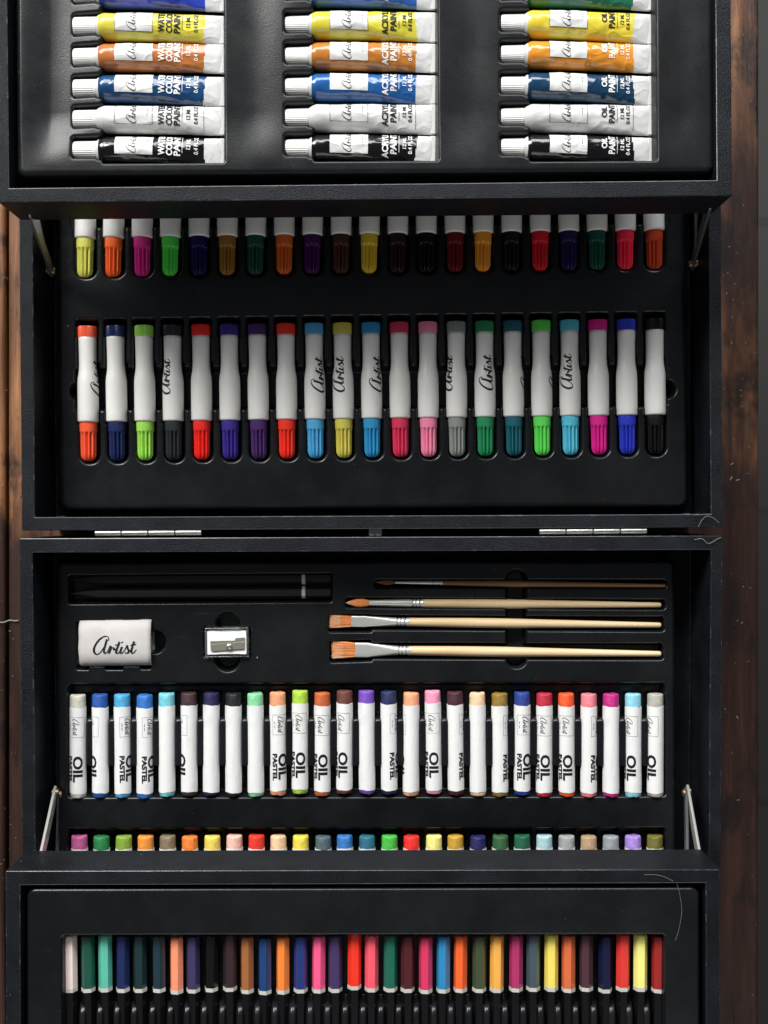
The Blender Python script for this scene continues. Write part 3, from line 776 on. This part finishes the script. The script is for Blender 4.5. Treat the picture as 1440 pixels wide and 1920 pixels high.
mesh('rubber', V, Fc, M['eraser'], er, smooth=True, angle=50)
V, Fc = pill(17.4, 11.2, 5.4, 0, p=2.7, wob=.3)
sl = mesh('card_sleeve', V, Fc, M['card'], er, smooth=True, angle=60)
so = sl.modifiers.new('thickness', 'SOLIDIFY'); so.thickness = .35*S; so.offset = -1
def sleeve_z(y): return 5.4+5.4*(max(0, 1-abs(y/11.2)**2.7))**(1/2.7)
sc_ = script_flat(20.6, 1.3)
V = [(x+.2, y-.6, sleeve_z(y-.6)+.2) for x, y in sc_[0]]
mesh('lettering', V, sc_[1], M['ink'], er)

zs = 32; xs_, ys_ = PX(425, 40), PY(1205, 40)
sh = thing('pencil_sharpener', 'small white pencil sharpener with steel blade in a clear plastic shell', 'sharpener', (xs_, ys_, zs), math.radians(.8))
hx, hy = 10.6, 7.2
bm_ = join(boxv(-hx, hx, -hy, -hy+.7, .2, 8), boxv(-hx, hx, hy-.7, hy, .2, 8), boxv(-hx, -hx+.7, -hy+.7, hy-.7, .2, 8), boxv(hx-.7, hx, -hy+.7, hy-.7, .2, 8), boxv(-hx+.7, hx-.7, -hy+.7, hy-.7, .2, .9))
bevel(mesh('clear_shell', *bm_, M['clear'], sh), .25)
nt = 26; bx0, bx1, by = -9.4, 9.6, 5.6; V = []; top_e, bot_e = [], []
for k in range(nt*2+1):
    x = bx0+(bx1-bx0)*k/(nt*2); g = .32*(k % 2) if .25 < k/(nt*2) < .85 else 0
    top_e.append((x, by-g)); bot_e.append((x, -by+g))
ring = bot_e + top_e[::-1]; n = len(ring)
V = [(x, y, 1.2) for x, y in ring]+[(x, y, 8.4+.25*x/9) for x, y in ring]
Fc = [tuple(range(n-1, -1, -1)), tuple(range(n, 2*n))]+[(k, (k+1) % n, n+(k+1) % n, n+k) for k in range(n)]
mesh('sharpener_block', V, Fc, M['white_metal'], sh)
bl = [(-7.7, -3.5), (-6.9, -4.0), (8.8, -3.0), (8.9, 2.6), (4.3, 2.3), (4.2, 1.2), (-7.8, 1.0)]
n = len(bl); zt = lambda x: 8.7+.25*x/9
V = [(x, y, zt(x)) for x, y in bl]+[(x, y, zt(x)+.5) for x, y in bl]
Fc = [tuple(range(n-1, -1, -1)), tuple(range(n, 2*n))]+[(k, (k+1) % n, n+(k+1) % n, n+k) for k in range(n)]
b_ = bevel(mesh('blade', V, Fc, M['blade'], sh), .12)
mesh('bevel_edge', [(-7.7,-.8,zt(-7.7)+.53),(8.8,.35,zt(8.8)+.53),(8.8,.6,zt(8.8)+.62),(-7.7,-.5,zt(-7.7)+.62)], [(0,1,2,3)], M['chrome'], b_)
V, Fc = lathe([(0, 1.5), (.5, 1.45), (.75, 1.1), (.8, .5), (.45, .45), (.4, .1)], 28, lambda y, a: 1 if y < .7 else 1+.12*math.cos(4*a))
V = [(x+1.4, z-2.0, y+9.2) for x, y, z in V]; mesh('screw', V, [f[::-1] for f in Fc], M['chrome'], b_, smooth=True, angle=35)

# ================================================================== BRUSHES
def section_loft(secs, n=32):
    """secs: (x, y centre, half width, half height, squareness)"""
    V, Fc = [], []
    for (x, yc_, hw, hh, p) in secs:
        for k in range(n):
            a = 2*math.pi*k/n; c, s_ = math.cos(a), math.sin(a)
            V.append((x, yc_+hw*math.copysign(abs(c)**(2/p), c), hh*math.copysign(abs(s_)**(2/p), s_)))
    for i in range(len(secs)-1):
        for k in range(n): Fc.append((i*n+k, (i+1)*n+k, (i+1)*n+(k+1) % n, i*n+(k+1) % n))
    Fc.append(tuple(range(n))); Fc.append(tuple(range(len(secs)*n-1, (len(secs)-1)*n-1, -1))); return V, Fc
def brush(label, tip, fer, hnd, end, y0, y1, wt, wf, wh, belly, flat, bmat, hmat, zc=36.6):
    """pixel x of bristle tip, ferrule start, handle start, handle end; widths in pixels"""
    k = L(1, zc+2); xm = PX(fer, zc); z0 = zc
    t = thing('paint_brush', label, 'brush', (xm, PY(y0, zc), zc-3.5), -math.atan2(y1-y0, end-tip), 'paint brushes side by side')
    zz = 3.5
    lf, lh, lt = (hnd-fer)*k, (end-fer)*k, (fer-tip)*k
    # ferrule
    a = wf*k/2; b = wh*k/2*.98; secs = []
    for s_ in np.linspace(0, 1, 70):
        x = s_*lf
        if flat:
            e = min(1, max(0, (s_-.22)/.5)); hw = a+(b-a)*e**.8 + (0 if s_ > .25 else .06); hh = a*.34+(b*1.0-a*.34)*min(1, max(0, (s_-.26)/.55)); p = 4-2*e
            if s_ <= .25: hh = a*.34; hw = a
        else: hw = a+(b-a)*s_; hh = hw; p = 2
        for c_ in (.80, .86, .93):
            g = 1-.20*math.exp(-((s_-c_)/.016)**2); hw *= g; hh *= g
        secs.append((x, 0, hw, hh, p))
    V, Fc = section_loft(secs); mesh('ferrule', V, Fc, M['ferrule'], t, (0,0,zz), smooth=True, angle=50)
    # handle
    secs = []; n = 26
    for j in range(n+1):
        s_ = j/n; x = lf-.4+(lh-lf+.4)*s_
        bp = .36
        if s_ < bp: r = b*.98+(belly*k/2-b*.98)*math.sin(s_/bp*math.pi/2)
        else: r = belly*k/2+(belly*k/2*.52-belly*k/2)*((s_-bp)/(1-bp))**.95
        secs.append((x, 0, r, r, 2))
    rl = secs[-1][2]; xe_ = secs[-1][0]
    secs = secs[:-1]+[(xe_-rl*.9, 0, rl, rl, 2), (xe_-rl*.4, 0, rl*.9, rl*.9, 2), (xe_-rl*.12, 0, rl*.6, rl*.6, 2), (xe_, 0, rl*.15, rl*.15, 2)]
    V, Fc = section_loft(secs, 28); mesh('handle', V, Fc, hmat, t, (0,0,zz), smooth=True, angle=50)
    # bristles: a solid core plus many single hairs
    rs = random.Random(int(y0)); hw = wt*k/2; hf = a*.95; hh = a*.30 if flat else a*.9
    if flat: secs = [(-lt*.96, 0, hw*.93, hh*.35, 4), (-lt*.5, 0, hw*.97, hh*.8, 3.5), (.3, 0, hf, hh, 3.5)]
    else: secs = [(-lt, 0, .06, .06, 2), (-lt*.8, 0, hw*.45, hw*.45, 2), (-lt*.5, 0, hw, hw*.9, 2), (-lt*.2, 0, hw*1.02, hw*.9, 2), (.3, 0, hf*.95, hh*.95, 2)]
    V, Fc = section_loft(secs, 24); core = (V, Fc)
    H = []; mi = [0]*len(Fc)
    for q in range(230 if flat else 120):
        if flat:
            u = rs.uniform(-1, 1); zq = rs.uniform(.2, 1)*hh*(1.08-.3*abs(u)**3)
            pts = [(.2, u*hf*.98, zq), (-lt*.5, u*(hw+hf)/2*1.0, zq*.95), (-lt*rs.uniform(.9, 1.03), u*hw*1.0+rs.uniform(-.15, .15), zq*.5)]
        else:
            an = rs.uniform(0, math.pi); c, s_ = math.cos(an), math.sin(an)
            pts = [(.2, c*hf*.95, s_*hf*.95), (-lt*.25, c*hw*1.04, s_*hw*.94), (-lt*.5, c*hw*1.02, s_*hw*.93), (-lt*.8, c*hw*.47, s_*hw*.47), (-lt*rs.uniform(.93, 1.0), c*.06, s_*.06)]
        wv = rs.uniform(.05, .1); b0 = len(V)
        for j, pnt in enumerate(pts):
            ww = wv*(1-.6*j/(len(pts)-1)); x_, y_, z_ = pnt
            V += [(x_, y_-ww, z_), (x_, y_+ww, z_), (x_, y_, z_+ww*1.3)]
        for j in range(len(pts)-1):
            p0 = b0+3*j; Fc += [(p0, p0+2, p0+5, p0+3), (p0+2, p0+1, p0+4, p0+5)]; hk = rs.random() if j == 0 else hk; mi += [2 if hk < .22 else 1 if (j >= len(pts)-2 and hk < .85) else 0]*2
    mesh('bristles', V, Fc, [bmat, M['bristle_tip'] if bmat is M['bristle'] else bmat, M['bristle_dark']], t, (0,0,zz), mi=mi, smooth=True)
    return t
brush('thin round brush with dark brown bristles and stained handle, topmost of four', 702, 740, 830, 1250, 1092, 1098.5, 9, 5, 8.5, 12, False, M['bristle_brown'], M['brown_wood'], 36.6)
brush('round brush with a pointed orange tip, below the thin dark brush', 647, 692, 796, 1242, 1130.5, 1134.5, 15, 11, 15.8, 17.5, False, M['bristle'], M['pale_wood'], 36.3)
brush('medium flat brush with ragged orange bristles and square ferrule, above the widest brush', 618, 659, 768, 1242, 1165, 1172.5, 26, 21, 16.3, 18.5, True, M['bristle'], M['pale_wood'], 36.3)
brush('widest flat brush with square orange bristles, nearest the pastels', 622, 666, 770, 1242, 1218.5, 1226.5, 34, 28, 17.8, 19.5, True, M['bristle'], M['pale_wood'], 36.3)

# ================================================================== PAINT TUBES
def tube(label, group, x0, yc_, words, hexc, light_ink, rot, seed, capx, group_kind):
    """x0: shoulder pixel; local axis X from cap to crimp"""
    zc = 111.0; k = L(1, 113); ln = (230 if words[0] != 'OIL' else 236)*k; Rr = 5.75
    t = thing('paint_tube', label, 'paint tube', (PX(x0, 113), PY(yc_, 113), zc-Rr), rot, group)
    zz = Rr; flare = random.uniform(.06, .13); slant = random.uniform(-.016, .016)
    def sf(u, x, off=0.0):
        """surface point: u arc length from the top line (+ up the page), x along the tube"""
        s_ = max(0.0, min(1.0, x/ln)); a = u/Rr
        w_ = Rr*(1.0+flare*s_**1.3); h = Rr*(1-s_**2.2)*.97+.42
        e = min(1, (x+.01)/2.2) if x < 2.2 else 1
        w_ *= .90+.10*math.sin(e*math.pi/2); h *= .90+.10*math.sin(e*math.pi/2)
        nz = noise.noise(Vector((x*.10+seed*7.3, math.cos(a)*.9, math.sin(a)*.9)))*.55 + noise.noise(Vector((x*.26+seed*3.1, math.cos(a)*2, math.sin(a)*2)))*.24
        nz += .26*max(0, 1-abs(noise.noise(Vector((x*.16+seed*1.7, math.cos(a)*1.3, math.sin(a)*1.3)))*5))*(0.25+.75*s_)
        nz *= min(1, x/7)*(1-.8*s_**6)
        rr = 1+(nz+off)/Rr
        zoff = -1.9*s_**2.2
        return (x, w_*math.sin(a)*(1+(nz*.35+off)/Rr), zz+zoff+h*math.cos(a)*1.0+(nz+off)*math.cos(a))
    nu, nx = 120, 110; V, Fc, mi = [], [], []
    for j in range(nx+1):
        x = ln*j/nx
        for q in range(nu): V.append(sf(2*math.pi*Rr*q/nu, x))
    for j in range(nx):
        for q in range(nu):
            Fc.append((j*nu+q, (j+1)*nu+q, (j+1)*nu+(q+1) % nu, j*nu+(q+1) % nu)); mi.append(1 if j/nx > .845+slant*math.sin(2*math.pi*q/nu)else 0)
    Fc += [tuple(range(nu)), tuple(range((nx+1)*nu-1, nx*nu-1, -1))]; mi += [0, 1]
    cm = M['alu_white'] if hexc == 'ffffff' else colour_mat(hexc, 'foil')
    mesh('tube_body', V, Fc, [cm, M['alu_white']], t, smooth=True, angle=60, mi=mi)
    # folded crimp
    w1 = Rr*(.985+flare); zt = zz-1.9
    V, Fc = boxv(ln-1.8, ln+.6, -w1, w1, zt-.9, zt+.75); cf = bevel(mesh('crimp_fold', V, Fc, M['alu_white'], t), .35); cf.rotation_euler = (0, 0, random.uniform(-.004, .004))
    # shoulder and ribbed cap
    V, Fc = lathe([(-1.4, 3.1), (-1.2, 4.5), (-.2, 5.15), (.1, 5.2), (.25, 5.0)], 64); V = [(y, x, z+zz) for x, y, z in V]; mesh('shoulder', V, [f[::-1] for f in Fc], M['alu_white'], t, smooth=True, angle=40)
    cl = (x0-capx)*k
    V, Fc = lathe([(-1.2, 3.7), (-1.3, 4.25), (-2.2, 4.35), (-2.4, 4.18), (-cl+.5, 3.85), (-cl+.1, 3.65), (-cl, 3.2)], 168, lambda y, a: 1+(.03*math.cos(34*a) if -cl+.3 < y < -2.3 else 0))
    V = [(y, x, z+zz) for x, y, z in V]; mesh('ribbed_cap', V, [f[::-1] for f in Fc], M['cap_white'], t, smooth=True, angle=45)
    # printing: flat x runs round the tube (up the page), flat y runs back towards the cap
    s0 = 2.5 + random.uniform(-.9, .5)
    def wrap(flat, cx, name, mat, off, ds=0):
        V = [sf(x+s0+ds, cx-y, off) for x, y in flat[0]]
        return mesh(name, V, flat[1], mat, t)
    lx0, lx1 = 31*k, 101*k
    if words[0] == 'OIL': lx0, lx1 = 39*k, 111*k
    if words[0] == 'ACRYLIC': lx0, lx1 = 34*k, 105*k
    lc = (lx0+lx1)/2; hl = (lx1-lx0)/2
    if hexc != 'ffffff': wrap(rect_flat(-5.3, 5.3, -hl, hl, .3), lc, 'white_label', M['label_white'], .15)
    if hexc in ('ffffff',) or light_ink is False or words[0] == 'OIL':
        wrap(frame_flat(-5.3, 5.3, -hl, hl, .16), lc, 'label_border', M['ink'], .19)
    wrap(script_flat(9.4, 1.05), lc-hl*.12, 'script_lettering', M['ink'], .22)
    wrap(join(rect_flat(-1.2, -.35, -.14, .14), rect_flat(.1, 1.3, -.14, .14), rect_flat(-2.0, -1.8, -.12, .12), rect_flat(1.8, 2.0, -.12, .12)), lc+hl*.72, 'small_print', M['ink'], .19)
    ink = M['white_ink'] if light_ink else M['ink']; fl = []; ws = words
    if ws[0] == 'WATER':
        for w_, cx in (('WATER', 117), ('COLOR', 131.5), ('PAINT', 145.5)): fl.append(shift(text_flat(w_, 10.4, 2.75, .035), 0, -cx*k))
        fl += [shift(text_flat('12 ML', 5.0, 1.75, .02), 0, -166*k), shift(text_flat('0.4 FL.OZ', 8.4, 1.75, .02), 0, -180*k), shift(rect_flat(-4, 4, -.1, .1), 0, -155*k)]
    elif ws[0] == 'ACRYLIC':
        fl += [shift(text_flat('ACRYLIC', 13.4, 2.75, .035), 0, -137*k), shift(text_flat('PAINT', 9.6, 2.75, .035), 0, -152.5*k), shift(rect_flat(-4, 4, -.1, .1), 0, -163*k),
               shift(text_flat('12 ML', 5.0, 1.6, .02), 0, -173*k), shift(text_flat('0.4 FL.OZ', 8.6, 1.75, .025), 0, -184*k)]
    else:
        fl += [shift(text_flat('OIL', 4.8, 2.5, .035), 0, -143*k), shift(text_flat('PAINT', 8.6, 2.75, .035), 0, -157.5*k), shift(rect_flat(-4, 4, -.1, .1), 0, -168*k),
               shift(text_flat('12 ML', 5.0, 1.7, .02), 0, -177.5*k), shift(text_flat('0.4 FL.OZ', 8.4, 1.75, .02), 0, -189*k)]
    wrap(join(*fl), 0, 'block_lettering', ink, .18)
    if hexc == 'ffffff': wrap(rect_flat(-7, 7, -.08, .08), ln*.845, 'print_edge_line', M['ink'], .19)
    return t
random.seed(3)
cols = [('ultramarine', '2a3eae', True), ('yellow', 'c8be28', False), ('brown orange', 'aa6226', True), ('dark blue', '0e3c66', True), ('white', 'ffffff', False), ('black', '0d0c0f', True)]
colsB = [('cobalt', '2a5ca8', True), ('yellow', 'c6bc22', False), ('ochre', 'b06c20', True), ('bright blue', '145292', True), ('white', 'ffffff', False), ('black', '0d0c0f', True)]
colsC = [('viridian', '1e6a4c', True), ('golden yellow', 'd8c220', False), ('orange', 'd88810', True), ('deep navy', '0c3450', True), ('white', 'ffffff', False), ('black', '0d0c0f', True)]
for (kind, words, rows, cc, x0, capx, rot) in (('watercolour', ('WATER',), TA, cols, 187, 137, -.002), ('acrylic', ('ACRYLIC',), TB, colsB, 585, 535, -.004), ('oil', ('OIL',), TCY, colsC, 989, 939, -.016)):
    col_word = {'watercolour': 'first', 'acrylic': 'middle', 'oil': 'last'}[kind]
    for i, y in enumerate(rows):
        lab = '%s tube of %s paint with white ribbed cap in the %s stack' % (cc[i][0], kind, col_word)
        tube(lab, '%s paint tubes in the raised tray' % kind, x0, y, words, cc[i][1], cc[i][2], rot+random.uniform(-.008, .008), i+x0*.01, capx, kind)

# ================================================================== LINT, CRUMBS
def thread(label, pts, z, r, name='thread'):
    p = [Vector(P(x, y, z)) for x, y in [tuple(q) for q in catmull(pts, 6)]]
    V, Fc = [], []; n = 6
    for i, q in enumerate(p):
        q = q+Vector((0, 0, r+.15*abs(math.sin(i*1.3))))
        d = (p[min(len(p)-1, i+1)]-p[max(0, i-1)]).normalized(); u = d.cross(Vector((0,0,1))).normalized(); v_ = d.cross(u)
        for k in range(n): a = 2*math.pi*k/n; V.append(tuple(q+u*math.cos(a)*r+v_*math.sin(a)*r))
    for i in range(len(p)-1):
        for k in range(n): Fc.append((i*n+k, i*n+(k+1) % n, (i+1)*n+(k+1) % n, (i+1)*n+k))
    o = mesh(name, V, Fc, M['lint'], smooth=True); o['label'] = label; o['category'] = 'thread'; return o
thread('fine curved lint thread on the hinge side corner of the marker half', [(1309,988),(1316,975),(1325,968),(1337,971),(1348,980)], 60.6, .07)
thread('crumpled lint thread on the corner of the pastel half', [(1302,1012),(1316,1010),(1327,1019),(1336,1016),(1346,1010),(1352,1008)], 60.6, .09)
thread('long thin thread curling over the front tray edge onto the pencil insert', [(1268,1652),(1275,1680),(1278,1710),(1272,1745),(1266,1763)], 119.2, .045)
thread('short pale scrape thread on the tray rim', [(1208,1640),(1228,1640),(1246,1644),(1262,1652)], 120.3, .05)
thread('pale nick in the left of the table top, built as a raised thread', [(-8,1165),(6,1167),(18,1163),(28,1164),(35,1163)], .6, .3)  # raised thread stands in for a pale nick in the wood
random.seed(23); V, Fc = [], []
def crumb(x, y, z, s_):
    b = len(V); a = random.uniform(0, 6.28); el = random.uniform(1, 3.2)
    for q in ((1,0,0),(-1,0,0),(0,1,0),(0,-1,0),(0,0,1),(0,0,-.2)):
        qx, qy = q[0]*el*s_, q[1]*s_; V.append((x+qx*math.cos(a)-qy*math.sin(a), y+qx*math.sin(a)+qy*math.cos(a), z+q[2]*s_*.6))
    for f in ((0,2,4),(2,1,4),(1,3,4),(3,0,4),(2,0,5),(1,2,5),(3,1,5),(0,3,5)): Fc.append(tuple(b+i for i in f))
for (x, y) in ((1366,463),(1380,474),(1366,512),(1358,517),(1378,532),(1361,550),(1373,562),(1373,594),(1372,643),(1398,643),(1392,710),(1391,732),(1391,742),(1390,762),(1403,838),(1372,870),(1373,895),(1372,898),(1382,900),(1400,888),(1395,1085),(1392,1100),(1403,1240),(1361,1330),(1383,1345),(1390,1168),(1372,1412),(1383,1500)):
    crumb(PX(x+random.uniform(-2, 2), 0), PY(y, 0), .1, random.uniform(.18, .42))
for k in range(30): crumb(PX(random.uniform(1356, 1418), 0), PY(random.uniform(20, 1900), 0), .1, random.uniform(.1, .24))
for k in range(30): crumb(PX(random.uniform(2, 30), 0), PY(random.uniform(430, 1900), 0), .1, random.uniform(.1, .24))
d = mesh('dust', V, Fc, M['lint']); d['kind'] = 'stuff'; d['label'] = 'pale dust crumbs scattered over the bare table'
